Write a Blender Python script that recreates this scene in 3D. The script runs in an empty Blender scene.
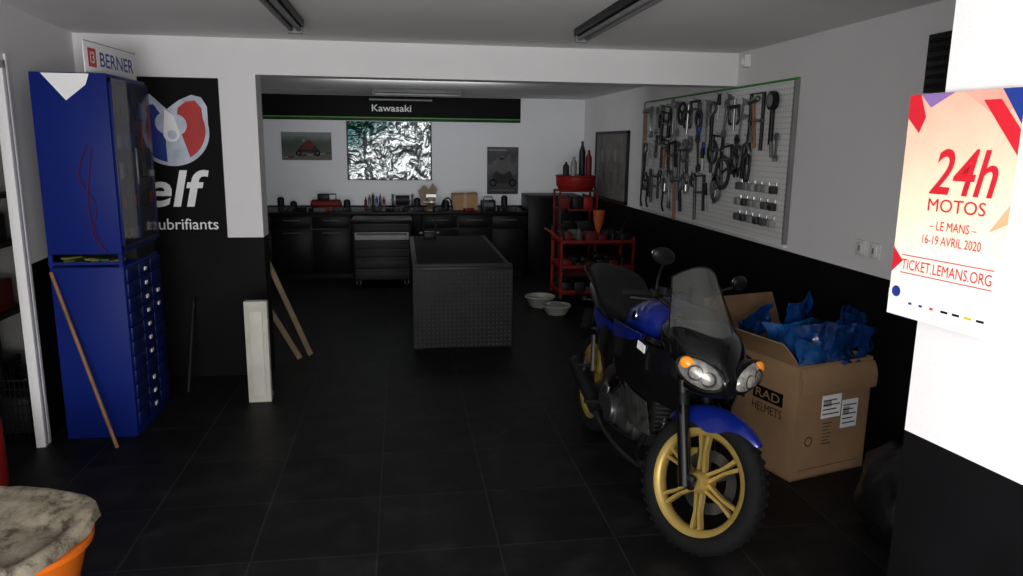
import bpy, bmesh, math, random
from mathutils import Vector, Matrix, Euler, noise
random.seed(4)
V=Vector
scene=bpy.context.scene
COL=bpy.context.collection
scene.view_settings.view_transform='Standard'
# ------------------------------------------------------------ materials
MATS={}
def M(name,col,rough=.5,metal=0.,nz=0.15,ns=6.,bump=0.,bs=40.,coat=0.,alpha=1.,emit=0.,trans=0.,spec=.35):
    if name in MATS: return MATS[name]
    m=bpy.data.materials.new(name); m.use_nodes=True; nt=m.node_tree; b=nt.nodes['Principled BSDF']
    b.inputs['Roughness'].default_value=rough; b.inputs['Metallic'].default_value=metal
    b.inputs['Coat Weight'].default_value=coat; b.inputs['Alpha'].default_value=alpha
    b.inputs['Transmission Weight'].default_value=trans; b.inputs['Specular IOR Level'].default_value=spec
    tc=nt.nodes.new('ShaderNodeTexCoord')
    n=nt.nodes.new('ShaderNodeTexNoise'); n.inputs['Scale'].default_value=ns; n.inputs['Detail'].default_value=4
    nt.links.new(tc.outputs['Object'],n.inputs['Vector'])
    r=nt.nodes.new('ShaderNodeValToRGB'); r.color_ramp.elements[0].position=.3; r.color_ramp.elements[1].position=.7
    r.color_ramp.elements[0].color=[max(0,c*(1-nz)) for c in col]+[1]
    r.color_ramp.elements[1].color=[min(1,c*(1+nz)) for c in col]+[1]
    nt.links.new(n.outputs['Fac'],r.inputs['Fac']); nt.links.new(r.outputs['Color'],b.inputs['Base Color'])
    if emit: 
        b.inputs['Emission Color'].default_value=list(col)+[1]; b.inputs['Emission Strength'].default_value=emit
    if bump:
        n2=nt.nodes.new('ShaderNodeTexNoise'); n2.inputs['Scale'].default_value=bs; n2.inputs['Detail'].default_value=5
        nt.links.new(tc.outputs['Object'],n2.inputs['Vector'])
        bp=nt.nodes.new('ShaderNodeBump'); bp.inputs['Strength'].default_value=bump; bp.inputs['Distance'].default_value=.02
        nt.links.new(n2.outputs['Fac'],bp.inputs['Height']); nt.links.new(bp.outputs['Normal'],b.inputs['Normal'])
    MATS[name]=m; return m
white=M('white_paint',(.78,.77,.77),.7,nz=.03,ns=1.5,bump=.05,bs=120,spec=.2)
whiteback=M('white_paint_back',(.76,.77,.79),.7,nz=.03,ns=1.5,spec=.2)
blackp=M('black_paint',(.0035,.0035,.004),.55,nz=.4,ns=3,bump=.04,spec=.10)
ceilm=M('ceiling_paint',(.80,.79,.78),.8,nz=.03,ns=2,spec=.1)
blk=M('black_plastic',(.006,.006,.0065),.45,spec=.25)
gblk=M('gloss_black',(.004,.004,.0045),.2,coat=.35,spec=.3)
bench_blk=M('bench_black',(.005,.005,.0055),.4,spec=.12)
rub=M('rubber',(.007,.007,.007),.8,bump=.15,bs=60,spec=.15)
seatm=M('seat_vinyl',(.006,.006,.007),.55,bump=.1,bs=80,spec=.25)
steel=M('steel',(.38,.38,.38),.35,1.)
dsteel=M('dark_steel',(.07,.07,.073),.42,.8)
chrome=M('chrome',(.7,.7,.7),.15,1.)
gold=M('gold_paint',(.44,.31,.085),.42,.5,nz=.1)
blue=M('bike_blue',(.004,.014,.18),.3,.2,coat=.5,nz=.1)
cabblue=M('cabinet_blue',(.004,.014,.145),.5,nz=.08,ns=2,spec=.15)
cabblue2=M('cabinet_blue_dark',(.003,.010,.085),.4,nz=.1,spec=.2)
pblue=M('plastic_blue',(.003,.032,.15),.22,coat=.6,nz=.6,ns=5)
pblue2=M('plastic_blue_light',(.010,.075,.26),.22,coat=.6,nz=.5,ns=6)
red=M('red_paint',(.20,.010,.007),.45,spec=.25)
dred=M('dark_red',(.11,.008,.006),.5,spec=.25)
orange=M('orange_plastic',(.72,.15,.012),.4,nz=.1)
amber=M('amber',(.9,.28,.02),.2,coat=.5,emit=.12)
card=M('cardboard',(.30,.185,.10),.85,nz=.12,ns=5,bump=.05,bs=30,spec=.1)
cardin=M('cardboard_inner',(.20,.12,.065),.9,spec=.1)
wood=M('wood',(.24,.12,.055),.6,nz=.3,ns=12)
pale=M('pale_wood',(.20,.15,.09),.7,nz=.2,ns=10)
wplastic=M('white_plastic',(.75,.75,.73),.4,nz=.03)
paper=M('paper',(.85,.85,.85),.7,nz=.02)
cream=M('cream_board',(.50,.485,.42),.7,nz=.15,ns=7)
green=M('green',(.04,.26,.03),.5)
dgreen=M('dark_green',(.02,.10,.04),.5)
grey=M('grey',(.2,.2,.2),.6)
mgrey=M('mid_grey',(.08,.08,.08),.6)
dgrey=M('dark_grey',(.016,.016,.017),.5,spec=.2)
yellow=M('yellow',(.6,.5,.05),.5)
ink=M('ink_black',(.0035,.0035,.004),.6,nz=0,spec=.10)
inkred=M('ink_red',(.65,.015,.03),.5,nz=0)
inkblue=M('ink_blue',(.015,.04,.25),.5,nz=0)
inkgrey=M('ink_grey',(.3,.3,.3),.5)
engm=M('engine_cast',(.09,.09,.092),.45,.7,bump=.1)
screenm=M('smoked_screen',(.12,.125,.12),.08,coat=.8,alpha=.36)
lens=M('lamp_reflector',(.42,.40,.37),.25,.5,nz=.6,ns=35)
bagm=M('black_bag',(.008,.008,.009),.35,bump=.5,bs=12)

def mk_floor():
    m=bpy.data.materials.new('slate_tiles'); m.use_nodes=True; nt=m.node_tree; b=nt.nodes['Principled BSDF']
    tc=nt.nodes.new('ShaderNodeTexCoord'); br=nt.nodes.new('ShaderNodeTexBrick')
    br.offset=0; br.inputs['Scale'].default_value=1; br.inputs['Brick Width'].default_value=.5; br.inputs['Row Height'].default_value=.5
    br.inputs['Mortar Size'].default_value=.004; br.inputs['Mortar Smooth'].default_value=.3
    br.inputs['Color1'].default_value=(.0045,.0045,.0048,1); br.inputs['Color2'].default_value=(.0075,.0075,.0077,1); br.inputs['Mortar'].default_value=(.020,.020,.020,1)
    mp=nt.nodes.new('ShaderNodeMapping'); mp.inputs['Location'].default_value=(.12,.2,0)
    nt.links.new(tc.outputs['Object'],mp.inputs['Vector']); nt.links.new(mp.outputs['Vector'],br.inputs['Vector'])
    n=nt.nodes.new('ShaderNodeTexNoise'); n.inputs['Scale'].default_value=5; n.inputs['Detail'].default_value=9; n.inputs['Roughness'].default_value=.75
    nt.links.new(tc.outputs['Object'],n.inputs['Vector'])
    mx=nt.nodes.new('ShaderNodeMix'); mx.data_type='RGBA'; mx.blend_type='ADD'; 
    rp=nt.nodes.new('ShaderNodeValToRGB'); rp.color_ramp.elements[0].position=.48; rp.color_ramp.elements[1].position=.85
    rp.color_ramp.elements[0].color=(0,0,0,1); rp.color_ramp.elements[1].color=(.022,.021,.020,1)
    nt.links.new(n.outputs['Fac'],rp.inputs['Fac'])
    mx.inputs[0].default_value=1
    nt.links.new(br.outputs['Color'],mx.inputs[6]); nt.links.new(rp.outputs['Color'],mx.inputs[7]); nt.links.new(mx.outputs[2],b.inputs['Base Color'])
    b.inputs['Roughness'].default_value=.5; b.inputs['Specular IOR Level'].default_value=.14
    bp=nt.nodes.new('ShaderNodeBump'); bp.inputs['Strength'].default_value=.4; bp.inputs['Distance'].default_value=.004; bp.invert=True
    nt.links.new(br.outputs['Fac'],bp.inputs['Height']); nt.links.new(bp.outputs['Normal'],b.inputs['Normal'])
    return m
floorm=mk_floor()
def peg_mat():
    m=bpy.data.materials.new('perforated_panel'); m.use_nodes=True; nt=m.node_tree; b=nt.nodes['Principled BSDF']
    tc=nt.nodes.new('ShaderNodeTexCoord'); s=nt.nodes.new('ShaderNodeVectorMath'); s.operation='SCALE'; s.inputs['Scale'].default_value=1/.035
    f=nt.nodes.new('ShaderNodeVectorMath'); f.operation='FRACTION'
    u=nt.nodes.new('ShaderNodeVectorMath'); u.operation='SUBTRACT'; u.inputs[1].default_value=(.5,.5,.5)
    k=nt.nodes.new('ShaderNodeVectorMath'); k.operation='MULTIPLY'; k.inputs[1].default_value=(0,1,1)
    l=nt.nodes.new('ShaderNodeVectorMath'); l.operation='LENGTH'
    c=nt.nodes.new('ShaderNodeMath'); c.operation='LESS_THAN'; c.inputs[1].default_value=.14
    mx=nt.nodes.new('ShaderNodeMix'); mx.data_type='RGBA'; mx.inputs[6].default_value=(.76,.76,.75,1); mx.inputs[7].default_value=(.25,.25,.25,1)
    L=nt.links.new
    L(tc.outputs['Object'],s.inputs[0]); L(s.outputs[0],f.inputs[0]); L(f.outputs[0],u.inputs[0]); L(u.outputs[0],k.inputs[0]); L(k.outputs[0],l.inputs[0])
    L(l.outputs['Value'],c.inputs[0]); L(c.outputs[0],mx.inputs[0]); L(mx.outputs[2],b.inputs['Base Color']); b.inputs['Roughness'].default_value=.6
    return m
pegm=peg_mat()
def stain_mat():
    m=bpy.data.materials.new('stained_beige_plastic'); m.use_nodes=True; nt=m.node_tree; b=nt.nodes['Principled BSDF']; L=nt.links.new
    tc=nt.nodes.new('ShaderNodeTexCoord')
    n=nt.nodes.new('ShaderNodeTexNoise'); n.inputs['Scale'].default_value=13; n.inputs['Detail'].default_value=10; n.inputs['Roughness'].default_value=.75; L(tc.outputs['Object'],n.inputs['Vector'])
    r=nt.nodes.new('ShaderNodeValToRGB'); e=r.color_ramp.elements; e[0].position=.38; e[0].color=(.05,.038,.025,1); e[1].position=.62; e[1].color=(.27,.235,.175,1); x=e.new(.48); x.color=(.19,.16,.115,1)
    L(n.outputs['Fac'],r.inputs['Fac']); L(r.outputs['Color'],b.inputs['Base Color']); b.inputs['Roughness'].default_value=.75
    bp=nt.nodes.new('ShaderNodeBump'); bp.inputs['Strength'].default_value=.35; bp.inputs['Distance'].default_value=.01; L(n.outputs['Fac'],bp.inputs['Height']); L(bp.outputs['Normal'],b.inputs['Normal'])
    return m
stain=stain_mat()
def ramp_mat(name,stops,axis='Z',nz=.15,ns=5,rough=.6,metal=0,bump=0,bs=10):
    m=bpy.data.materials.new(name); m.use_nodes=True; nt=m.node_tree; b=nt.nodes['Principled BSDF']; L=nt.links.new
    tc=nt.nodes.new('ShaderNodeTexCoord'); sp=nt.nodes.new('ShaderNodeSeparateXYZ'); L(tc.outputs['Generated'],sp.inputs[0])
    n=nt.nodes.new('ShaderNodeTexNoise'); n.inputs['Scale'].default_value=ns; n.inputs['Detail'].default_value=5; L(tc.outputs['Object'],n.inputs['Vector'])
    a=nt.nodes.new('ShaderNodeMath'); a.operation='MULTIPLY_ADD'; a.inputs[1].default_value=nz*2; L(n.outputs['Fac'],a.inputs[0])
    s=nt.nodes.new('ShaderNodeMath'); s.operation='SUBTRACT'; s.inputs[1].default_value=nz
    if axis=='XZ':
        d=nt.nodes.new('ShaderNodeMath'); d.operation='SUBTRACT'; L(sp.outputs['Z'],d.inputs[0]); L(sp.outputs['X'],d.inputs[1])
        d2=nt.nodes.new('ShaderNodeMath'); d2.operation='MULTIPLY_ADD'; d2.inputs[1].default_value=.5; d2.inputs[2].default_value=.5; L(d.outputs[0],d2.inputs[0]); L(d2.outputs[0],s.inputs[0])
    else: L(sp.outputs[axis],s.inputs[0])
    L(s.outputs[0],a.inputs[2])
    r=nt.nodes.new('ShaderNodeValToRGB'); e=r.color_ramp.elements
    e[0].position=stops[0][0]; e[0].color=list(stops[0][1])+[1]; e[1].position=stops[-1][0]; e[1].color=list(stops[-1][1])+[1]
    for p,c in stops[1:-1]:
        x=e.new(p); x.color=list(c)+[1]
    L(a.outputs[0],r.inputs['Fac']); L(r.outputs['Color'],b.inputs['Base Color']); b.inputs['Roughness'].default_value=rough; b.inputs['Metallic'].default_value=metal
    if bump:
        v=nt.nodes.new('ShaderNodeTexNoise'); v.inputs['Scale'].default_value=bs; v.inputs['Detail'].default_value=3; v.inputs['Distortion'].default_value=1.5; L(tc.outputs['Object'],v.inputs['Vector'])
        bp=nt.nodes.new('ShaderNodeBump'); bp.inputs['Strength'].default_value=bump; bp.inputs['Distance'].default_value=.06; L(v.outputs['Fac'],bp.inputs['Height']); L(bp.outputs['Normal'],b.inputs['Normal'])
    return m

# ------------------------------------------------------------ geometry builder
def frame(o,x,y):
    x=V(x).normalized(); y=V(y).normalized(); z=x.cross(y)
    m=Matrix.Identity(4)
    for i in range(3):
        m[i][0]=x[i]; m[i][1]=y[i]; m[i][2]=z[i]; m[i][3]=o[i]
    return m
def frameZX(o,z,x):
    z=V(z).normalized(); x=V(x); x=(x-z*x.dot(z)).normalized(); return frame(o,x,z.cross(x))
def axisM(p,d):
    return Matrix.Translation(V(p)) @ V(d).to_track_quat('Z','Y').to_matrix().to_4x4()
def crom(pts,n):
    P=[V(p) for p in pts]; out=[]
    for i in range(len(P)-1):
        p0=P[max(i-1,0)];p1=P[i];p2=P[i+1];p3=P[min(i+2,len(P)-1)]
        for k in range(n):
            t=k/n; out.append(.5*((2*p1)+(p2-p0)*t+(2*p0-5*p1+4*p2-p3)*t*t+(3*p1-p0-3*p2+p3)*t**3))
    out.append(P[-1]); return out
def cromv(keys,n):
    out=[]
    K=len(keys)
    for i in range(K-1):
        p0=keys[max(i-1,0)];p1=keys[i];p2=keys[i+1];p3=keys[min(i+2,K-1)]
        for k in range(n):
            t=k/n
            out.append([.5*((2*b)+(c-a)*t+(2*a-5*b+4*c-d)*t*t+(3*b-a-3*c+d)*t**3) for a,b,c,d in zip(p0,p1,p2,p3)])
    out.append(list(keys[-1])); return out
def group(name,loc=(0,0,0),rot=(0,0,0)):
    e=bpy.data.objects.new(name,None); e.location=loc; e.rotation_euler=rot; e.empty_display_size=.2; COL.objects.link(e); return e
class G:
    def __init__(s,name,parent=None,Mx=None):
        s.name=name;s.p=parent;s.v=[];s.f=[];s.m=[];s.mats=[];s.M=Mx or Matrix.Identity(4)
    def add(s,vs,fs,mat,Mx=None):
        T=s.M@Mx if Mx else s.M
        o=len(s.v); s.v+= [T@V(v) for v in vs]
        if mat not in s.mats: s.mats.append(mat)
        k=s.mats.index(mat)
        for f in fs: s.f.append([i+o for i in f]); s.m.append(k)
    def box(s,c,size,mat,rot=(0,0,0),bev=0,Mx=None):
        bm=bmesh.new(); bmesh.ops.create_cube(bm,size=1)
        for v in bm.verts: v.co=V((v.co.x*size[0],v.co.y*size[1],v.co.z*size[2]))
        if bev: bmesh.ops.bevel(bm,geom=bm.edges[:]+bm.verts[:],offset=bev,segments=2,affect='EDGES',profile=.5)
        T=Matrix.Translation(V(c))@Euler(rot).to_matrix().to_4x4()
        if Mx: T=Mx@T
        bm.verts.index_update()
        s.add([v.co.copy() for v in bm.verts],[[v.index for v in f.verts] for f in bm.faces],mat,T); bm.free()
    def b2(s,lo,hi,mat,bev=0):
        s.box([(a+b)/2 for a,b in zip(lo,hi)],[abs(b-a) for a,b in zip(lo,hi)],mat,bev=bev)
    def lathe(s,prof,mat,n=32,Mx=None,closed=False,cap=False,sc=(1,1)):
        vs=[];fs=[];m=len(prof)
        for i in range(n):
            a=2*math.pi*i/n
            for r,h in prof: vs.append((r*math.cos(a)*sc[0],r*math.sin(a)*sc[1],h))
        for i in range(n):
            j=(i+1)%n
            for k in range(m if closed else m-1):
                l=(k+1)%m; fs.append([i*m+k,j*m+k,j*m+l,i*m+l])
        if cap:
            fs.append([i*m for i in range(n)][::-1]); fs.append([i*m+m-1 for i in range(n)])
        s.add(vs,fs,mat,Mx)
    def cyl(s,p0,p1,r,mat,r1=None,n=16):
        p0=V(p0);p1=V(p1);h=(p1-p0).length
        s.lathe([(r,0),(r if r1 is None else r1,h)],mat,n,axisM(p0,p1-p0),cap=True)
    def tube(s,pts,r,mat,n=8,sm=0,closed=False):
        P=crom(pts,sm) if sm else [V(p) for p in pts]
        N=len(P);vs=[];fs=[];up=None
        for i in range(N):
            d=(P[(i+1)%N]-P[i-1]) if closed else (P[min(i+1,N-1)]-P[max(i-1,0)])
            d.normalize()
            if up is None: up=d.orthogonal().normalized()
            up=(up-d*up.dot(d)).normalized(); q=d.cross(up)
            for k in range(n):
                a=2*math.pi*k/n; vs.append(P[i]+up*math.cos(a)*r+q*math.sin(a)*r)
        for i in range(N if closed else N-1):
            for k in range(n):
                j=(i+1)%N; fs.append([i*n+k,i*n+(k+1)%n,j*n+(k+1)%n,j*n+k])
        if not closed: fs.append(list(range(n))[::-1]); fs.append([(N-1)*n+k for k in range(n)])
        s.add(vs,fs,mat)
    def ell(s,c,r,mat,rot=(0,0,0),n=20,m=12,Mx=None):
        vs=[];fs=[]
        for j in range(1,m):
            t=math.pi*j/m
            for i in range(n):
                a=2*math.pi*i/n; vs.append((r[0]*math.sin(t)*math.cos(a),r[1]*math.sin(t)*math.sin(a),r[2]*math.cos(t)))
        for j in range(m-2):
            for i in range(n): fs.append([j*n+i,(j+1)*n+i,(j+1)*n+(i+1)%n,j*n+(i+1)%n])
        vs.append((0,0,r[2]));vs.append((0,0,-r[2])); a=len(vs)-2
        for i in range(n): fs.append([a,i,(i+1)%n]); fs.append([a+1,(m-2)*n+(i+1)%n,(m-2)*n+i])
        T=Matrix.Translation(V(c))@Euler(rot).to_matrix().to_4x4()
        s.add(vs,fs,mat,(Mx@T) if Mx else T)
    def loft(s,keys,mat,n=28,sub=5):
        K=cromv(keys,sub); vs=[];fs=[]
        for x,yc,zc,hw,hu,hd,e in K:
            for i in range(n):
                a=2*math.pi*i/n; c=math.cos(a); q=math.sin(a)
                y=yc+hw*math.copysign(abs(c)**(2/e),c); z=zc+(hu if q>0 else hd)*math.copysign(abs(q)**(2/e),q)
                vs.append((x,y,z))
        N=len(K)
        for i in range(N-1):
            for k in range(n): fs.append([i*n+k,i*n+(k+1)%n,(i+1)*n+(k+1)%n,(i+1)*n+k])
        fs.append(list(range(n))); fs.append([(N-1)*n+k for k in range(n)][::-1])
        s.add(vs,fs,mat)
    def prism(s,pts,z0,z1,mat,Mx=None):
        n=len(pts); vs=[(x,y,z0) for x,y in pts]+[(x,y,z1) for x,y in pts]
        fs=[list(range(n))[::-1],list(range(n,2*n))]+[[i,(i+1)%n,n+(i+1)%n,n+i] for i in range(n)]
        s.add(vs,fs,mat,Mx)
    def grid(s,fn,nu,nv,mat,th=0):
        vs=[];fs=[]
        P=[[V(fn(i/nu,j/nv)) for j in range(nv+1)] for i in range(nu+1)]
        for i in range(nu+1):
            for j in range(nv+1): vs.append(P[i][j])
        W=nv+1
        for i in range(nu):
            for j in range(nv): fs.append([i*W+j,(i+1)*W+j,(i+1)*W+j+1,i*W+j+1])
        if th:
            o=len(vs)
            for i in range(nu+1):
                for j in range(nv+1):
                    du=P[min(i+1,nu)][j]-P[max(i-1,0)][j]; dv=P[i][min(j+1,nv)]-P[i][max(j-1,0)]
                    nn=du.cross(dv); nn=nn.normalized() if nn.length>1e-9 else V((0,0,1)); vs.append(P[i][j]-nn*th)
            for i in range(nu):
                for j in range(nv): fs.append([o+i*W+j+1,o+(i+1)*W+j+1,o+(i+1)*W+j,o+i*W+j])
            for i in range(nu):
                fs.append([i*W,o+i*W,o+(i+1)*W,(i+1)*W]); fs.append([i*W+nv,(i+1)*W+nv,o+(i+1)*W+nv,o+i*W+nv])
            for j in range(nv):
                fs.append([j,j+1,o+j+1,o+j]); k=nu*W; fs.append([k+j,o+k+j,o+k+j+1,k+j+1])
        s.add(vs,fs,mat)
    def text(s,body,cx,cy,w,h,mat,z=.002,shear=0,bold=0,Mx=None):
        cu=bpy.data.curves.new('t','FONT'); cu.body=body; cu.extrude=.0; cu.shear=shear; cu.offset=bold; cu.resolution_u=4
        ob=bpy.data.objects.new('t',cu); COL.objects.link(ob); bpy.context.view_layer.update()
        me=bpy.data.meshes.new_from_object(ob.evaluated_get(bpy.context.evaluated_depsgraph_get()))
        xs=[v.co.x for v in me.vertices]; ys=[v.co.y for v in me.vertices]
        x0,x1,y0,y1=min(xs),max(xs),min(ys),max(ys)
        vs=[(cx+((v.co.x-x0)/(x1-x0)-.5)*w,cy+((v.co.y-y0)/(y1-y0)-.5)*h,z) for v in me.vertices]
        fs=[list(p.vertices) for p in me.polygons]
        s.add(vs,fs,mat,Mx)
        bpy.data.objects.remove(ob); bpy.data.curves.remove(cu); bpy.data.meshes.remove(me)
    def done(s,origin=True,ang=38):
        me=bpy.data.meshes.new(s.name)
        vs=s.v; off=V((0,0,0))
        if s.p is None and origin:
            lo=V([min(v[i] for v in vs) for i in range(3)]); hi=V([max(v[i] for v in vs) for i in range(3)])
            off=V(((lo.x+hi.x)/2,(lo.y+hi.y)/2,lo.z))
        me.from_pydata([v-off for v in vs],[],s.f)
        for m in s.mats: me.materials.append(m)
        for p,k in zip(me.polygons,s.m): p.material_index=k; p.use_smooth=True
        bm=bmesh.new(); bm.from_mesh(me); bmesh.ops.recalc_face_normals(bm,faces=bm.faces); bm.to_mesh(me); bm.free()
        me.update()
        try: me.set_sharp_from_angle(angle=math.radians(ang))
        except Exception: pass
        o=bpy.data.objects.new(s.name,me); COL.objects.link(o); o.location=off
        if s.p: o.parent=s.p
        return o
# ------------------------------------------------------------ constants
XR=2.45; XL=-2.03; YP=5.3; YB=9.9; ZC=2.31; ZCB=2.23; ZL=2.08; ZW=.99
E=.003
Fp=frame((0,YP-E,0),(1,0,0),(0,0,1)); Fb=frame((0,YB-E,0),(1,0,0),(0,0,1))
Fr=frame((XR-E,0,0),(0,-1,0),(0,0,1))
Fn=frame((1.18,1.51,0),(.139,-.990,0),(0,0,1))
FL=frame((-1.945,4.15,0),(-.10,.995,0),(0,0,1))   # slightly skewed left wall, z axis faces the room
# ------------------------------------------------------------ room
def wallseg(g,x0,y0,x1,y1,z0=0,z1=ZC,mw=white):
    if z0<ZW: g.b2((x0,y0,z0),(x1,y1,ZW),blackp)
    g.b2((x0,y0,max(z0,ZW)),(x1,y1,z1),mw)
g=G('floor'); g.b2((-4.2,-1.2,-.1),(2.6,10.05,0),floorm); o=g.done(origin=False)
g=G('ceiling'); g.b2((-4.2,-1.2,ZC),(2.6,5.5,ZC+.1),ceilm); g.b2((-2.15,5.5,ZCB),(2.6,10.05,ZC+.1),ceilm); g.done()
g=G('wall_right'); wallseg(g,XR,1.4,XR+.12,10.05); g.done()
g=G('wall_back'); g.b2((-2.03,YB,0),(XR,YB+.12,.83),blackp); g.b2((-2.03,YB,.83),(XR,YB+.12,ZCB),whiteback); g.done()
g=G('wall_left'); g.M=FL
g.b2((0,0,-.035),(1.16,ZW,0),blackp); g.b2((0,ZW,-.035),(1.16,ZC,0),white)
g.b2((-5.3,0,-.10),(-1.0,ZW,0),blackp); g.b2((-5.3,ZW,-.10),(-1.0,ZC,0),white); g.b2((-1.0,2.03,-.035),(0,ZC,0),white)
g.M=Matrix.Identity(4); wallseg(g,XL-.12,5.5,XL,9.9,z1=ZCB); g.done()
g=G('wall_partition'); wallseg(g,-2.15,YP,-.948,YP+.2); g.b2((-.948,YP,ZL),(XR,YP+.2,ZC),white); g.done()
g=G('wall_near'); g.M=Fn; g.b2((0,0,-.12),(2.6,ZW,0),blackp); g.b2((0,ZW,-.12),(2.6,ZC,0),white); g.done()
g=G('wall_return'); wallseg(g,1.32,1.28,XR,1.40); g.done()
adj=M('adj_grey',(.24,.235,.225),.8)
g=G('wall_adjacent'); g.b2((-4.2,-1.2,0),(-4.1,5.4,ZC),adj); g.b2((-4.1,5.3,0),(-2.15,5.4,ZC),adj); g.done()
g=G('door_1'); g.M=FL
g.b2((-.05,0,-.037),(-.001,2.03,.010),white,.003); g.b2((.0,0,.001),(.035,2.06,.012),white,.003)
g.b2((-.999,0,-.037),(-.95,2.03,.010),white,.003); g.b2((-.999,1.985,-.037),(-.001,2.028,.010),white,.003); g.done()
g=G('dark_storage_rack')
for x in(-3.2,-2.45):
    for y in(4.75,5.15): g.b2((x-.02,y-.02,0),(x+.02,y+.02,1.3),dgrey)
for z in(.12,.55,.98,1.28): g.b2((-3.22,4.73,z),(-2.43,5.17,z+.03),dgrey)
random.seed(3)
for z in(.15,.58,1.01):
    for i in range(4): 
        h=random.uniform(.12,.26); g.b2((-3.15+i*.18,4.8,z),(-3.0+i*.18,5.05,z+h),random.choice([blk,dgrey,mgrey,grey,dred]),.01)
g.done()
for x in(-.56,1.06):
    g=G('fluorescent_fixture'); g.b2((x-.045,2.9,2.265),(x+.045,4.42,ZC),blk,.004); g.cyl((x-.022,2.95,2.25),(x-.022,4.37,2.25),.013,grey); g.cyl((x+.022,2.95,2.25),(x+.022,4.37,2.25),.013,grey)
    for y in(2.92,4.40): g.b2((x-.04,y-.015,2.23),(x+.04,y+.015,2.265),grey,.003)
    g.done()
g=G('fluorescent_fixture'); g.b2((-.3,8.6,2.19),(.7,8.70,ZCB),mgrey,.004); g.cyl((-.27,8.65,2.175),(.67,8.65,2.175),.013,grey)
for x in(-.28,.68): g.b2((x-.015,8.61,2.16),(x+.015,8.69,2.19),mgrey,.003)
g.done()
g=G('motion_sensor',Mx=Fr@Matrix.Translation((-5.12,2.24,0))); g.box((0,0,.025),(.07,.09,.05),wplastic,bev=.01); g.ell((0,-.01,.05),(.022,.028,.02),wplastic); g.done()
g=G('wall_sockets')
for y in(3.62,3.50):
    T=Fr@Matrix.Translation((-y,1.12,0)); g.M=T
    g.box((0,0,.006),(.085,.085,.012),wplastic,bev=.003); g.box((0,0,.014),(.055,.055,.008),wplastic,bev=.002); g.box((0,0,.019),(.012,.03,.004),grey,bev=.001)
g.done()
g=G('ventilation_grille',Mx=Fr@Matrix.Translation((-3.08,2.03,0))); g.box((0,0,.02),(.3,.26,.04),blk,bev=.004)
for i in range(6): g.box((0,-.1+i*.04,.045),(.26,.012,.012),dgrey,rot=(.5,0,0))
g.done()
# ------------------------------------------------------------ event poster on near wall
post=ramp_mat('event_poster_art',[(0,(.95,.93,.92)),(.25,(.95,.90,.78)),(.5,(.95,.82,.60)),(.75,(.94,.66,.48)),(1,(.88,.45,.33))],'Z',.18,9)
g=G('event_poster',Mx=Fn)
u0,u1,z0,z1=-.077,.205,1.262,1.768
g.b2((u0,z0,.012),(u1,z1,.016),post)
def quad(g,pts,mat,z): g.prism(pts,z-.0005,z,mat)
Z=.0168
ipink=M('ink_pink',(.85,.38,.30),.5); ior=M('ink_orange',(.9,.48,.27),.5); ilb=M('ink_violet',(.25,.15,.4),.5)
quad(g,[(u0+.03,z1),(u0+.06,z1-.03),(u0+.12,z1)],ilb,Z)
quad(g,[(u0,z1),(u0,z1-.05),(u0+.035,z1-.085),(u0+.05,z1-.05),(u0+.03,z1)],inkred,Z+.0006)
quad(g,[(u1-.14,z1),(u1-.05,z1-.06),(u1,z1-.02),(u1,z1)],ipink,Z)
quad(g,[(u1-.05,z1),(u1,z1-.07),(u1,z1)],inkblue,Z+.0006)
quad(g,[(u1-.09,z1-.02),(u1,z1-.13),(u1,z1-.08),(u1-.05,z1-.02)],inkred,Z+.0009)
quad(g,[(u1-.04,z0+.22),(u1,z0+.28),(u1,z0+.24)],ior,Z)
quad(g,[(u0,z0+.10),(u0+.03,z0+.13),(u0,z0+.16)],inkred,Z)
g.text('24h',.088,1.60,.165,.098,inkred,Z+.001,shear=.25,bold=.012)
g.text('MOTOS',.080,1.527,.145,.028,inkred,Z+.001)
g.text('– LE MANS –',.078,1.482,.12,.020,inkred,Z+.001)
g.text('16-19 AVRIL 2020',.078,1.450,.15,.020,inkred,Z+.001)
g.text('TICKET.LEMANS.ORG',.070,1.385,.235,.024,inkred,Z+.001)
g.b2((-.05,1.364,Z),(.19,1.366,Z+.001),inkred); g.b2((-.05,1.405,Z),(.19,1.407,Z+.001),inkred)
g.b2((u0,z0,Z),(u1,z0+.06,Z+.0005),paper)
g.lathe([(0,0),(.013,0)],inkblue,20,Matrix.Translation((-.055,1.318,Z+.001)))
for i,c in enumerate([inkblue,inkblue,inkred,ink,ink,yellow,ink]): g.b2((-.015+i*.03,1.294,Z+.001),(-.015+i*.03+(.009 if i<3 else .018),1.299,Z+.0015),c)
g.done()
# ------------------------------------------------------------ oil poster on partition
g=G('advertising_poster',Mx=Fp); g.b2((-1.96,.985,0),(-1.185,2.05,.004),ink)
Z=.005
def arc(cx,cy,r,a0,a1,n=16,sx=1,sy=1): return [(cx+sx*r*math.cos(math.radians(a0+(a1-a0)*i/n)),cy+sy*r*math.sin(math.radians(a0+(a1-a0)*i/n))) for i in range(n+1)]
silver=M('ink_silver',(.50,.56,.65),.4,nz=.25,ns=8); cx,cy=-1.50,1.725
red2=M('ink_red2',(.45,.025,.025),.4)
quad(g,[(cx-.24,cy+.20)]+arc(cx,cy-.02,.235,165,372,30,1.02,.98)+[(cx+.235,cy+.14),(cx+.20,cy+.20),(cx+.14,cy+.215),(cx+.06,cy+.18),(cx-.02,cy+.12),(cx-.12,cy+.215)],silver,Z)
quad(g,[(cx-.205,cy+.14)]+arc(cx-.01,cy-.025,.200,165,262,16)+arc(cx-.03,cy+.03,.07,262,118,8)+[(cx-.10,cy+.15)],inkblue,Z+.001)
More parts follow.
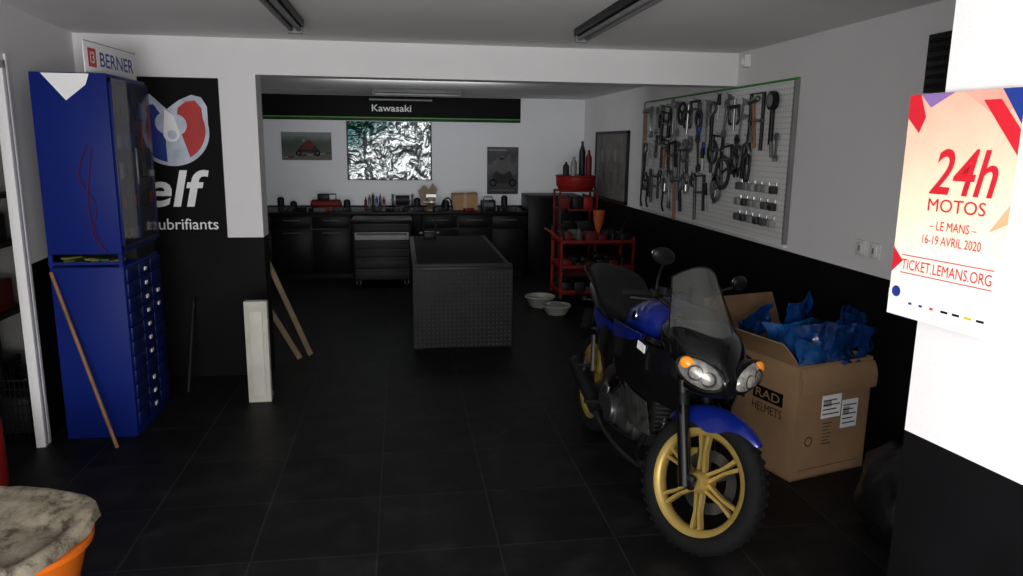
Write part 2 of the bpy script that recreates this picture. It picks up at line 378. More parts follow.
quad(g,arc(cx+.012,cy-.01,.205,-62,20,14)+[(cx+.20,cy+.13),(cx+.16,cy+.18),(cx+.10,cy+.17),(cx+.05,cy+.13)]+arc(cx+.03,cy+.02,.07,80,-62,8),red2,Z+.001)
quad(g,[(cx-.035,cy+.12)]+arc(cx,cy-.04,.052,160,380,14)+[(cx+.02,cy+.08)],paper,Z+.002)
quad(g,arc(cx+.004,cy-.045,.030,0,350,16),silver,Z+.0025)
g.text('elf',-1.49,1.325,.42,.25,paper,Z+.001,shear=.2,bold=.018)
g.text('Les lubrifiants',-1.53,1.085,.58,.075,paper,Z+.001,bold=.003)
g.done()
# ------------------------------------------------------------ blue drawer cabinet
cab=group('parts_cabinet',(-1.86,4.2,0))
W,D=.37,.6
g=G('lower_body',cab); g.b2((0,0,.0),(W,D,.97),cabblue,.006)
for k in range(3):
    for i in range(11):
        y=.02+k*.19; z=.06+i*.082
        g.b2((W,y,z),(W+.012,y+.18,z+.074),cabblue2,.003)
        if (k==1 and i!=3) or (k==2 and i in(7,8)): g.b2((W+.012,y+.07,z+.024),(W+.018,y+.11,z+.045),wplastic,.002)
g.done()
g=G('shelf_gap',cab); g.b2((.01,.28,.97),(W-.02,D,1.04),blk); 
for x,y in((.0,.0),(W-.02,0)): g.b2((x,y,.97),(x+.02,y+.02,1.04),cabblue)
random.seed(2)
oliv=M('olive_print',(.25,.24,.05),.6)
for i in range(9): g.box((.05+i*.033,.12+random.uniform(-.05,.05),.99+random.uniform(0,.01)),(.05,.1,.012),random.choice([oliv,dgreen,oliv,dgrey,oliv]),rot=(0,0,random.uniform(-.6,.6)),bev=.002)
g.done()
g=G('upper_body',cab); g.b2((0,0,1.04),(W,D,1.98),cabblue,.006)
g.b2((W,.02,1.08),(W+.006,D-.02,1.94),M('display_back_navy',(.003,.006,.03),.4,spec=.2),.003)
for a,b in(((W,.01,1.06),(W+.016,.035,1.96)),((W,D-.035,1.06),(W+.016,D-.01,1.96)),((W,.01,1.06),(W+.016,D-.01,1.085)),((W,.01,1.935),(W+.016,D-.01,1.96)),((W,.29,1.06),(W+.016,.31,1.96))): g.b2(a,b,cabblue2,.003)
random.seed(8)
for z in(1.14,1.30,1.46,1.62,1.78):
    g.b2((W+.004,.035,z-.03),(W+.010,D-.035,z-.02),dgrey)
    for i in range(6):
        y=.05+i*.088+(.02 if i>2 else 0); h=random.uniform(.04,.10); g.b2((W+.006,y,z-.02),(W+.012,y+.055,z-.02+h),random.choice([dgrey,inkblue,mgrey,red,dgrey,grey,blk]),.002)
g.b2((.0,-.004,.985),(W,.0,1.0),cabblue); g.done()
g=G('display_glass',cab); g.b2((W+.0165,.012,1.062),(W+.019,D-.012,1.958),M('pane',(.05,.055,.07),.06,alpha=.22,coat=.6)); g.b2((W+.019,.27,1.40),(W+.030,.285,1.60),dsteel,.002); g.done()
g=G('paper_flyer',cab); g.prism([(.06,1.975),(.29,1.975),(.27,1.92),(.17,1.84)],0,.002,paper,frame((0,-.003,0),(1,0,0),(0,0,1))); g.done()
g=G('red_cable',cab); g.tube([(.25,-.01,1.62),(.20,-.02,1.45),(.27,-.02,1.30),(.24,-.015,1.15),(.30,-.02,1.06),(.27,-.012,1.10),(.23,-.015,1.3),(.27,-.01,1.60)],.002,dred,6,5); g.done()
g=G('supplier_sign',Mx=frame((-1.60,4.24,1.985),(.06,1,0),(0,0,1))); g.b2((0,0,-.006),(.65,.165,.0),paper,.002)
g.b2((0,0,0),(.65,.005,.001),inkgrey); g.b2((0,.160,0),(.65,.165,.001),inkgrey)
g.text('BERNER',.39,.082,.43,.075,inkblue,.002,bold=.01)
g.b2((.04,.035,.001),(.13,.13,.002),inkred); g.text('l3',.085,.083,.05,.06,paper,.003,bold=.01); g.done()
g=G('wooden_broomstick'); g.cyl((-1.55,4.05,.0),(-1.845,4.18,.95),.010,wood); g.done()
g=G('metal_rod'); g.cyl((-1.42,4.95,.0),(-1.43,5.26,.55),.010,dgrey); g.cyl((-1.43,5.26,.55),(-1.43,5.275,.575),.015,blk); g.done()
g=G('white_upright_board'); g.b2((-.985,4.70,0),(-.845,4.76,.66),cream,.004); g.b2((-.955,4.69,.05),(-.875,4.70,.60),M('board_face',(.55,.54,.47),.6,nz=.1),.003); g.b2((-.975,4.76,0),(-.855,4.84,.03),cream,.003); g.done()
for i,(a,b) in enumerate([((-.72,5.75,0),(-.99,5.57,.80)),((-.79,5.66,0),(-1.08,5.53,.62))]):
    g=G('wooden_plank'); a=V(a);b=V(b);g.box((0,0,0),(.015,.04,(b-a).length),pale,bev=.002,Mx=axisM((a+b)/2+V((0,0,.006)),b-a)); g.done()
g=G('wire_basket',Mx=Matrix.Translation((-2.16,4.42,0)))
for i in range(7):
    z=.03+i*.05; g.tube([(-.10,-.15,z),(.10,-.15,z),(.10,.15,z),(-.10,.15,z)],.004,blk,6,closed=True)
for i in range(9):
    x=-.10+.025*i; g.cyl((x,-.15,0),(x,-.15,.34),.003,blk,n=6); g.cyl((x,.15,0),(x,.15,.34),.003,blk,n=6)
    y=-.15+.0375*i; g.cyl((.10,y,0),(.10,y,.34),.003,blk,n=6); g.cyl((-.10,y,0),(-.10,y,.34),.003,blk,n=6)
g.b2((-.08,-.13,.01),(.08,.13,.22),dgrey,.02); g.done()
g=G('fire_extinguisher',Mx=Matrix.Translation((-1.955,3.62,0))); g.lathe([(0,0),(.06,0),(.065,.02),(.065,.32),(.05,.38),(.02,.41),(.02,.44),(0,.44)],red,24); g.box((.01,0,.46),(.09,.02,.02),blk,bev=.004); g.tube([(0,.02,.43),(.0,.08,.38),(.0,.085,.2)],.009,blk,8,5); g.done()
# ------------------------------------------------------------ foreground bin with lid
bn=group('orange_bin',(-1.36,2.49,0),(0,0,-.35))
g=G('bucket',bn); g.lathe([(0,.0),(.20,0),(.21,.02),(.285,.30),(.305,.305),(.308,.325),(.280,.325),(.276,.30),(.20,.03),(0,.03)],orange,48,sc=(1,.85)); g.done()
g=G('beige_lid',bn); vs=[];fs=[];n=72
prof=[(0,0),(.25,0),(.5,0),(.7,0),(.80,.002),(.85,.014),(.90,.022),(.96,.022),(1.0,.012),(1.02,-.004),(1.025,-.022),(1.0,-.022),(.97,-.0),(.5,-.012),(0,-.012)]
for k,(r,h) in enumerate(prof):
    for i in range(n):
        an=2*math.pi*i/n; c,s_=math.cos(an),math.sin(an)
        x=.285*r*math.copysign(abs(c)**.55,c); y=.225*r*math.copysign(abs(s_)**.55,s_)
        t=max(0,min(1,(y-.08)/.03)); t=t*t*(3-2*t)
        z=.352+h*(1-.6*t)+.034*t*(1 if r<1.01 else .3)+.010*noise.noise(V((x*8,y*8,0)))+.005*noise.noise(V((x*25,y*25,2)))+.06*y
        vs.append((x+.008*noise.noise(V((x*9,y*9,5))),y,z))
for k in range(len(prof)-1):
    for i in range(n): fs.append([k*n+i,k*n+(i+1)%n,(k+1)*n+(i+1)%n,(k+1)*n+i])
g.add(vs,fs,stain); g.done(ang=60)
# ------------------------------------------------------------ lift table
lt=group('motorcycle_lift_table',(.48,5.8,0))
g=G('platform',lt); g.b2((-.40,0,.62),(.40,2.0,.68),blk,.006); g.b2((-.36,.05,.68),(.36,1.95,.686),rub,.002)
g.b2((-.40,-.0,.675),(.40,.05,.70),dgrey,.004); g.done()
g=G('diamond_plate_front',lt); g.b2((-.40,-.012,.02),(.40,0,.66),M('plate_dark',(.010,.010,.011),.45,.3,spec=.2),.002)
vs=[];fs=[]
for i in range(23):
    for j in range(18):
        x=-.38+i*.0345; z=.042+j*.0345; L=.015;w=.005; s_=1 if (i+j)%2 else -1
        dx,dz=L*.707,L*.707*s_; ex,ez=-w*.707*s_,w*.707
        k=len(vs); vs+=[(x-dx,-.012,z-dz),(x+ex,-.012,z+ez),(x+dx,-.012,z+dz),(x-ex,-.012,z-ez),(x,-.017,z)]
        fs+=[[k,k+1,k+4],[k+1,k+2,k+4],[k+2,k+3,k+4],[k+3,k,k+4]]
g.add(vs,fs,M('plate_bump',(.075,.075,.08),.5,.1)); g.done(ang=5)
g=G('scissor_frame',lt); g.b2((-.38,.05,0),(-.32,1.95,.05),blk); g.b2((.32,.05,0),(.38,1.95,.05),blk)
for x in(-.35,.35):
    g.box((x,1.0,.335),(.03,1.75,.06),dsteel,rot=(.33,0,0)); g.box((x*.9,1.0,.335),(.03,1.75,.06),dsteel,rot=(-.33,0,0))
g.cyl((-.36,1,.335),(.36,1,.335),.02,steel); g.cyl((0,.5,.05),(0,1.5,.55),.04,dred); g.done()
g=G('wheel_clamp',lt); g.box((-.2,1.75,.72),(.12,.16,.07),blk,bev=.01); g.cyl((-.30,1.75,.74),(-.10,1.75,.74),.015,dsteel); g.tube([(-.26,1.68,.72),(-.26,1.68,.90),(-.14,1.68,.90),(-.14,1.68,.72)],.010,blk,8); g.done()
# ------------------------------------------------------------ workbench at back
wb=group('workbench',(0,9.1,0))
g=G('worktop',wb); g.b2((-2.0,-.03,.78),(1.55,.78,.815),bench_blk,.006); g.done()
g=G('cabinets',wb)
g.b2((-2.0,.02,.06),(-.60,.78,.78),bench_blk,.004); g.b2((-.60,.40,.06),(.25,.78,.78),bench_blk); g.b2((.25,.02,.06),(1.55,.78,.78),bench_blk,.004)
for x in(-1.98,-1.52,-1.06): 
    g.b2((x,.0,.09),(x+.44,.02,.60),bench_blk,.004); g.b2((x,.0,.62),(x+.44,.02,.76),bench_blk,.004); g.b2((x+.12,-.03,.71),(x+.32,-.015,.72),mgrey,.003); g.b2((x+.12,-.03,.56),(x+.32,-.015,.57),mgrey,.003)
    for zz in(.715,.565):
        for xx in(.13,.31): g.cyl((x+xx,-.02,zz),(x+xx,.01,zz),.005,mgrey,n=8)
for x in(.27,.70,1.12):
    g.b2((x,.0,.09),(x+.41,.02,.60),bench_blk,.004); g.b2((x,.0,.62),(x+.41,.02,.76),bench_blk,.004); g.b2((x+.1,-.03,.71),(x+.3,-.015,.72),mgrey,.003)
    for xx in(.11,.29): g.cyl((x+xx,-.02,.715),(x+xx,.01,.715),.005,mgrey,n=8)
g.b2((-1.98,.06,0),(1.53,.76,.06),bench_blk); g.done()
tcst=group('tool_chest',(-.22,8.4,0)); drg=M('drawer_grey',(.018,.018,.019),.5,spec=.15)
g=G('chest_body',tcst); g.b2((-.33,0,.10),(.33,.48,.76),bench_blk,.01); g.b2((-.34,-.02,.76),(.34,.50,.79),bench_blk,.006)
for i,(z,h) in enumerate([(.66,.085),(.565,.085),(.47,.085),(.375,.085),(.245,.12),(.115,.12)]):
    g.b2((-.30,-.012,z),(.30,.0,z+h),grey if i==1 else drg,.003); g.b2((-.28,-.026,z+h-.020),(.28,-.012,z+h-.008),dgrey,.003)
for x in(-.27,.27):
    for y in(.06,.42): g.lathe([(.02,-.015),(.045,-.012),(.05,0),(.045,.012),(.02,.015)],rub,20,axisM((x,y,.05),(1,0,0)),cap=True); g.b2((x-.025,y-.02,.05),(x-.018,y+.02,.10),dsteel); g.b2((x+.018,y-.02,.05),(x+.025,y+.02,.10),dsteel)
g.done()
zt=.815
g=G('spray_cans'); cols=[dred,mgrey,dgrey,inkblue,mgrey,dred]
for i in range(6):
    x=-.44+i*.045; r=.019; h=.11+.05*((i*7)%5)/4; y=9.52+.06*((i*3)%4)/3
    g.lathe([(r,0),(r,h),(r*.6,h+.012),(r*.35,h+.02),(r*.35,h+.04),(0,h+.04)],cols[i],16,Matrix.Translation((x,y,zt))); g.lathe([(r*1.02,.03),(r*1.02,h*.6)],grey if i%2 else dgrey,16,Matrix.Translation((x,y,zt)))
g.done()
g=G('air_compressor',Mx=Matrix.Translation((-.92,9.45,zt))); g.cyl((-.16,0,.07),(.16,0,.07),.055,dred); g.ell((-.16,0,.07),(.03,.055,.055),dred); g.ell((.16,0,.07),(.03,.055,.055),dred); g.box((-.03,0,.15),(.14,.09,.07),blk,bev=.01); g.tube([(-.1,0,.12),(-.1,0,.19),(.12,0,.19),(.12,0,.12)],.008,blk,8)
for x in(-.1,.1): g.box((x,0,.01),(.03,.12,.02),blk)
g.done()
g=G('bench_vise',Mx=Matrix.Translation((.37,9.3,zt))); tan=M('tan_cast',(.16,.12,.07),.5,.2)
g.lathe([(0,0),(.09,0),(.09,.02),(.05,.04),(.04,.07),(.05,.09),(0,.09)],tan,24); g.box((0,.03,.13),(.10,.16,.08),tan,bev=.012); g.box((0,-.10,.13),(.10,.07,.08),tan,bev=.012); g.box((0,-.055,.185),(.12,.02,.04),steel); g.box((0,-.03,.185),(.12,.02,.04),steel)
g.cyl((0,-.22,.12),(0,-.12,.12),.012,steel); g.cyl((-.10,-.20,.12),(.10,-.20,.12),.006,steel)
g.prism([(-.06,.0),(.06,0),(.13,.20),(.07,.28),(.02,.20),(-.04,.26),(-.12,.18)],0,.012,tan,frame((-.04,.16,.05),(1,0,0),(0,0,1))); g.done()
g=G('small_carton',Mx=Matrix.Translation((.80,9.45,zt))); g.b2((-.16,-.12,0),(.16,.12,.20),card,.003); g.box((-.08,-.01,.202),(.155,.24,.004),card,rot=(0,-.03,0)); g.box((.08,-.01,.206),(.155,.24,.004),card,rot=(0,-.06,0)); g.b2((-.02,-.121,0),(.02,.121,.204),M('tape',(.30,.21,.12),.3)); g.done()
g=G('battery_charger',Mx=Matrix.Translation((1.10,9.42,zt))); g.box((0,0,.06),(.18,.16,.12),blk,bev=.01); g.tube([(-.06,0,.12),(-.05,0,.16),(.05,0,.16),(.06,0,.12)],.008,dgrey,8); g.box((0,-.082,.07),(.12,.004,.05),mgrey); g.done()
g=G('bench_grinder',Mx=Matrix.Translation((.02,9.7,zt))); g.cyl((-.09,0,.10),(.09,0,.10),.06,dgrey); g.cyl((-.14,0,.10),(-.11,0,.10),.075,mgrey); g.cyl((.11,0,.10),(.14,0,.10),.075,mgrey); g.cyl((-.15,0,.1),(.15,0,.1),.012,steel); g.box((0,0,.02),(.14,.12,.04),dgrey,bev=.006); g.done()
random.seed(9); g=G('bench_clutter')
for i in range(40):
    x=random.uniform(-1.6,1.4); y=9.14+random.uniform(0,.10)
    g.box((x,y,zt+.02),(random.uniform(.03,.14),random.uniform(.02,.06),random.uniform(.034,.07)),random.choice([blk,dgrey,dgrey,dred,mgrey,dgrey,blk]),rot=(0,0,random.uniform(-.5,.5)),bev=.004)
for x,h in((-1.45,.14),(-1.3,.09),(-.66,.11),(.2,.13),(.56,.1),(1.3,.16)): g.lathe([(0,0),(.04,0),(.042,h),(.02,h+.02),(0,h+.02)],blk,14,Matrix.Translation((x,9.36,zt+.003)))
g.tube([(.5,9.3,zt+.01),(.52,9.28,zt+.12),(.60,9.3,zt+.15),(.64,9.3,zt+.02)],.01,blk,8,5)
g.done()
g=G('brand_banner',Mx=Fb); g.b2((-1.75,1.915,0),(1.58,2.226,.012),ink); g.b2((-1.75,1.945,.012),(1.58,1.962,.014),green); g.b2((-1.75,1.928,.012),(1.58,1.934,.014),dgreen)
g.text('Kawasaki',-.10,2.075,.50,.085,wplastic,.014,bold=.01); g.b2((-.38,2.17,.012),(.42,2.19,.014),inkgrey); g.done()
art1=ramp_mat('race_print_art',[(0,(.12,.11,.10)),(.3,(.06,.065,.06)),(.5,(.03,.06,.035)),(.7,(.05,.08,.05)),(.85,(.15,.18,.18)),(1,(.2,.24,.25))],'Z',.15,10)
g=G('framed_race_print',Mx=Fb); g.b2((-1.49,1.41,0),(-.87,1.76,.012),art1)
for i in range(8): 
    x=-1.49+i*.0775; g.prism([(x,1.43+.008*i),(x+.077,1.438+.008*i),(x+.077,1.455+.008*i),(x,1.447+.008*i)],.012,.0135,dred if i%2 else grey)
g.prism([(-1.30,1.52),(-1.25,1.59),(-1.17,1.63),(-1.08,1.60),(-1.02,1.53),(-1.1,1.50),(-1.2,1.51)],.014,.0155,blk); g.prism([(-1.25,1.55),(-1.21,1.64),(-1.13,1.66),(-1.07,1.58),(-1.15,1.54)],.0155,.0165,dred); g.lathe([(0,0),(.022,0)],grey,16,Matrix.Translation((-1.215,1.655,.017)))
for x,y in((-1.28,1.495),(-1.05,1.495)): g.lathe([(.020,0),(.038,0)],ink,16,Matrix.Translation((x,y,.0165)))
g.done()
foil=ramp_mat('foil_art',[(0,(.50,.52,.52)),(.60,(.42,.45,.45)),(.72,(.22,.28,.28)),(.84,(.03,.09,.09)),(1,(.02,.09,.04))],'XZ',.25,5,.26,.8,bump=.7,bs=4)
g=G('foil_sheet',Mx=Fb)
def ff(u,v):
    x=-.66+u*1.05; y=1.17+v*.735
    return (x,y,.035+.03*noise.noise(V((x*3,y*4,1)))+.022*abs(noise.noise(V((x*5+y*4,y*3,9))))+.014*abs(noise.noise(V((x*13,y*11,3))))+.006*noise.noise(V((x*26,y*24,7))))
g.grid(ff,60,44,foil,.004); 
g.b2((-.68,1.16,.0),(.41,1.905,.006),mgrey); g.done(ang=30)
art2=ramp_mat('rider_print_art',[(0,(.012,.012,.014)),(.35,(.03,.03,.033)),(.6,(.09,.09,.10)),(.8,(.03,.03,.035)),(1,(.06,.06,.07))],'Z',.4,9)
g=G('rider_poster',Mx=Fb); g.b2((1.14,.98,0),(1.56,1.60,.006),art2)
g.prism([(1.2,1.16),(1.24,1.28),(1.34,1.33),(1.46,1.28),(1.5,1.16),(1.4,1.12),(1.3,1.12)],.006,.008,dgrey); g.prism([(1.27,1.28),(1.26,1.38),(1.33,1.43),(1.42,1.40),(1.44,1.28),(1.35,1.24)],.008,.009,mgrey); g.prism([(1.27,1.38),(1.20,1.28),(1.23,1.26),(1.30,1.33)],.008,.0092,mgrey); g.lathe([(0,0),(.035,0)],mgrey,16,Matrix.Translation((1.335,1.45,.0095))); g.prism([(1.31,1.435),(1.36,1.435),(1.355,1.46),(1.315,1.46)],.0096,.0105,ink)
for x in(1.22,1.48): g.lathe([(.03,0),(.05,0)],ink,16,Matrix.Translation((x,1.13,.0095)))
g.b2((1.16,1.55,.006),(1.40,1.57,.0075),grey); g.b2((1.2,1.02,.006),(1.5,1.04,.0075),mgrey); g.done()
g=G('notice_board',Mx=Fr); g.b2((-9.15,1.02,0),(-7.85,1.78,.02),M('board_grey',(.15,.14,.13),.7,nz=.4,ns=6)); 
for a,b in(((-9.17,1.0,0),(-7.83,1.03,.03)),((-9.17,1.77,0),(-7.83,1.80,.03)),((-9.17,1.0,0),(-9.14,1.80,.03)),((-7.86,1.0,0),(-7.83,1.80,.03))): g.b2(a,b,dgrey)
for i in range(8): 
    x=-9.05+.14*i; z=1.2+.25*(i%2); g.b2((x,z,.02),(x+.1,z+.14,.022),[mgrey,grey,mgrey,M('print_mid',(.18,.16,.14),.6)][i%4])
g.done()
# ------------------------------------------------------------ pegboard
g=G('pegboard',Mx=Fr); g.b2((-7.3,1.03,.0),(-4.42,2.055,.02),pegm); g.b2((-7.32,2.055,0),(-4.40,2.070,.022),green,.002); g.b2((-7.32,1.01,0),(-4.40,1.03,.03),wplastic,.002)
g.b2((-7.32,1.03,0),(-7.3,2.055,.03),grey); g.b2((-4.42,1.03,0),(-4.40,2.055,.03),grey); g.done()
g=G('hand_tools')
def T(u,v,rot=0): return Fr@Matrix.Translation((u,v,.045))@Matrix.Rotation(rot,4,'Z')
tdark=M('tool_dark',(.03,.03,.031),.4,.6); tst=M('tool_steel',(.22,.22,.225),.38,.85); tm=[dsteel,tst,steel,tdark,tst,blk,dsteel,steel]
def hook(g): g.tube([(0,0,-.024),(0,0,.012),(0,.012,.018)],.003,steel,6)
def wrench(L,mat):
    g.box((0,-L/2,0),(L*.07+.010,L*.8,.008),mat,bev=.002); g.lathe([(.4*.1*L,-.006),(.1*L+.010,-.006),(.1*L+.010,.006),(.4*.1*L,.006)],mat,14,Matrix.Translation((0,-.06*L,0)),closed=True)
    r=.11*L+.008; g.prism([(r*math.cos(math.radians(a)),-L*.92+r*math.sin(math.radians(a))) for a in range(-50,231,20)]+[(-.4*r,-L*.92),(0,-L*.92+.3*r),(.4*r,-L*.92)],-.006,.006,mat)
def pliers(L,mat,h):
    g.tube([(-.01,-.3*L,0),(-.04,-.6*L,0),(-.022,-L,0)],.010,h,8,4); g.tube([(.01,-.3*L,0),(.04,-.6*L,0),(.022,-L,0)],.010,h,8,4); g.cyl((0,-.3*L,-.01),(0,-.3*L,.01),.022,mat); g.prism([(-.022,-.3*L),(-.015,-.05*L),(0,0),(.015,-.05*L),(.022,-.3*L)],-.007,.007,mat)
def hammer(L,mat):
    g.cyl((0,-L,0),(0,-.02,0),.012,wood); g.cyl((-.055,-.02,0),(.055,-.02,0),.020,mat); g.ell((.06,-.02,0),(.022,.021,.021),mat)
def driver(L,mat):
    g.cyl((0,-.45*L,0),(0,0,0),.017,mat,.013); g.cyl((0,-L,0),(0,-.45*L,0),.005,steel)
def ring(R,mat):
    g.lathe([(R*.74,-.006),(R,-.006),(R,.006),(R*.74,.006)],mat,24,Matrix.Translation((0,-R,0)),closed=True)
    for k in range(3):
        a=k*2.1+.4; g.cyl((0,-R,0),(R*.75*math.cos(a),-R+R*.75*math.sin(a),0),.009,mat,n=8)
def puller(L,mat):
    g.cyl((0,-L,0),(0,0,0),.010,steel); g.box((0,-.25*L,0),(.16,.028,.02),mat,bev=.004); g.tube([(-.07,-.25*L,0),(-.08,-.7*L,0),(-.05,-.8*L,0)],.010,mat,8,3); g.tube([(.07,-.25*L,0),(.08,-.7*L,0),(.05,-.8*L,0)],.010,mat,8,3)
def frame_tool(L,mat):
    g.tube([(-.09,-L,0),(-.09,-.02,0),(.09,-.02,0),(.09,-L*.8,0)],.013,mat,8); g.cyl((-.11,-L*.4,0),(.11,-L*.4,0),.010,tst)
def chainwhip(L,mat):
    g.cyl((0,-L,0),(0,-.1,0),.014,mat); g.tube([(0,-.1,0),(.06,-.05,0),(.02,0,0),(-.04,-.03,0),(-.06,-.17,0)],.011,tst,8,4)
def caliper(L,mat):
    g.box((0,-L/2,0),(.022,L,.006),mat); g.prism([(0,0),(.09,-.01),(.09,-.025),(0,-.05)],-.004,.004,mat); g.prism([(0,-.1),(.09,-.10),(.09,-.12),(0,-.15)],-.004,.004,mat)
random.seed(12)
fl=[lambda L:wrench(L,random.choice(tm)),lambda L:pliers(L*.8,tst,random.choice([blk,inkblue,dred,blk])),lambda L:hammer(L,tst),lambda L:driver(L*.8,random.choice([blk,dred,inkblue,dgrey])),lambda L:ring(L*.28,random.choice(tm)),lambda L:puller(L,tdark),lambda L:frame_tool(L,random.choice([blk,tdark])),lambda L:chainwhip(L,random.choice([blk,tst])),lambda L:caliper(L,steel),lambda L:wrench(L,tst)]
for row,(v,Lm) in enumerate([(2.02,.30),(1.73,.33),(1.42,.32)]):
    u=-7.2+.03*row
    while u<-4.9:
        if row==2 and u>-5.35: break
        g.M=T(u,v+random.uniform(-.07,.02),random.uniform(-.2,.2)); L=Lm*random.uniform(.65,1.2); hook(g); random.choice(fl)(L)
        if random.random()<.35: g.M=g.M@Matrix.Translation((.03,-.05,.02)); random.choice(fl)(L*.8)
        u+=random.uniform(.10,.17)
for u in(-7.22,-7.05,-6.6): g.M=T(u,1.35); g.tube([(0,0,0),(.02,-.12,.01),(-.03,-.24,0),(.01,-.30,0)],.009,blk,8,5)
g.M=T(-5.35,1.58); ring(.13,tdark); g.M=T(-5.12,1.66); ring(.10,dsteel); g.M=T(-5.45,1.42); ring(.10,tst)
g.M=T(-4.62,2.0); g.lathe([(0,0),(.06,0),(.06,.03),(.05,.035),(0,.035)],blk,24,Matrix.Translation((0,-.06,0))); g.lathe([(0,0),(.04,0)],grey,24,Matrix.Translation((0,-.06,.036))); g.cyl((0,-.12,.01),(0,-.34,.01),.016,blk); g.cyl((0,-.3,.01),(.03,-.42,.01),.012,tst)
g.M=T(-4.86,2.02); frame_tool(.5,blk); g.M=T(-4.95,1.80); pliers(.4,tst,blk); g.M=T(-4.56,1.72); wrench(.16,tst)
for r in range(3):
    for k in range(6):
        g.M=T(-5.05+k*.10,1.37-r*.11); g.box((0,0,0),(.06,.05,.04),random.choice([mgrey,grey,dsteel,inkgrey]),bev=.008); g.cyl((0,.02,-.02),(0,.045,-.02),.008,steel,n=8)
g.done()
# ------------------------------------------------------------ red trolley etc
tr=group('red_tool_trolley',(2.0,7.55,0))
g=G('trays',tr)
for z in(.12,.38,.64):
    g.b2((-.40,-.24,z),(.38,.24,z+.015),red,.002)
    for a,b in(((-.40,-.24,z),(.38,-.228,z+.045)),((-.40,.228,z),(.38,.24,z+.045)),((-.40,-.24,z),(-.388,.24,z+.045)),((.368,-.24,z),(.38,.24,z+.045))): g.b2(a,b,red)
g.done()
g=G('posts',tr)
for x in(-.39,.37):
    for y in(-.23,.23): g.b2((x-.012,y-.012,.08),(x+.012,y+.012,.72),red); g.lathe([(.01,-.012),(.035,-.012),(.04,0),(.035,.012),(.01,.012)],rub,16,axisM((x,y,.04),(0,1,0)),cap=True)
g.tube([(-.40,-.2,.70),(-.48,-.2,.76),(-.48,.2,.76),(-.40,.2,.70)],.01,red,8); g.done()
g=G('tray_contents',tr); random.seed(5)
for z in(.135,.395,.655):
    for yy in(-.14,.08):
      for i in range(6):
        x=-.31+i*.12; y=yy+random.uniform(-.03,.03); k=random.random(); h=random.uniform(.08,.18)
        if k<.25: g.lathe([(.03,0),(.035,.005),(.035,h*.8),(.015,h),(.015,h+.02),(0,h+.02)],random.choice([blk,mgrey,dgrey,dgrey,blk,dred]),14,Matrix.Translation((x,y,z)))
        else: g.box((x,y,z+h/3),(random.uniform(.08,.12),.15,h*.66),random.choice([blk,dgrey,mgrey,dred,blk]),bev=.008)
g.lathe([(.012,.0),(.012,.10),(.05,.22),(.055,.32),(.06,.32),(.056,.215),(.018,.095),(.018,.0)],M('funnel_orange',(.35,.075,.012),.5),24,Matrix.Translation((.04,-.05,.655)),closed=True)
g.tube([(-.35,-.2,.68),(-.38,-.1,.9),(-.3,.0,.98),(-.2,.05,.8)],.012,blk,8,5); g.tube([(.2,-.2,.68),(.3,-.15,.85),(.34,.0,.7)],.012,blk,8,5)
g.done()
st=group('red_parts_stand',(2.05,8.62,0))
g=G('stand_frame',st)
for x in(-.22,.22):
    for y in(-.16,.16): g.b2((x-.012,y-.012,0),(x+.012,y+.012,1.12),dred)
for z in(.1,.5,.88,1.10): g.b2((-.22,-.16,z),(.22,.16,z+.02),dred)
g.lathe([(.0,0),(.20,.0),(.23,.05),(.235,.15),(.245,.16),(.235,.17),(.22,.16),(.215,.05),(.0,.02)],red,32,Matrix.Translation((0,-.0,1.121)))
g.lathe([(.0,.16),(.20,.16)],blk,32,Matrix.Translation((0,-.0,1.121)))
g.done()
g=G('stand_bottles',st)
for i,(x,c,h) in enumerate([(-.13,dgrey,.16),(-.04,grey,.22),(.06,blk,.40),(.14,dred,.30)]): g.lathe([(.035,0),(.038,.01),(.038,h*.7),(.015,h*.88),(.015,h),(0,h)],c,16,Matrix.Translation((x,-.04,1.283)))
for i,(x,c) in enumerate([(-.14,dred),(.0,blk),(.13,red)]): g.b2((x-.055,-.12,.90),(x+.055,.08,1.04),c,.008)
for i,(x,c) in enumerate([(-.12,blk),(.1,dgrey)]): g.b2((x-.09,-.12,.52),(x+.09,.10,.74),c,.01)
g.done()
bw=M('basin_white',(.30,.30,.27),.5)
g=G('plastic_basin',Mx=Matrix.Translation((1.40,7.33,0))); g.lathe([(0,.005),(.09,0),(.11,.02),(.15,.10),(.16,.105),(.15,.115),(.105,.03),(0,.02)],bw,28); g.done()
g=G('plastic_basin',Mx=Matrix.Translation((1.50,6.98,0))); g.lathe([(0,.005),(.09,0),(.11,.02),(.14,.08),(.15,.085),(.14,.095),(.105,.03),(0,.02)],bw,28); g.ell((0,0,.07),(.09,.09,.04),grey); g.done()
g=G('storage_cupboard'); g.b2((1.60,9.30,0),(2.3,9.86,1.0),bench_blk,.005); g.b2((1.615,9.285,.04),(1.94,9.30,.97),bench_blk,.003); g.b2((1.96,9.285,.04),(2.285,9.30,.97),bench_blk,.003); g.cyl((1.91,9.27,.5),(1.91,9.27,.62),.006,steel); g.cyl((1.99,9.27,.5),(1.99,9.27,.62),.006,steel); g.done()
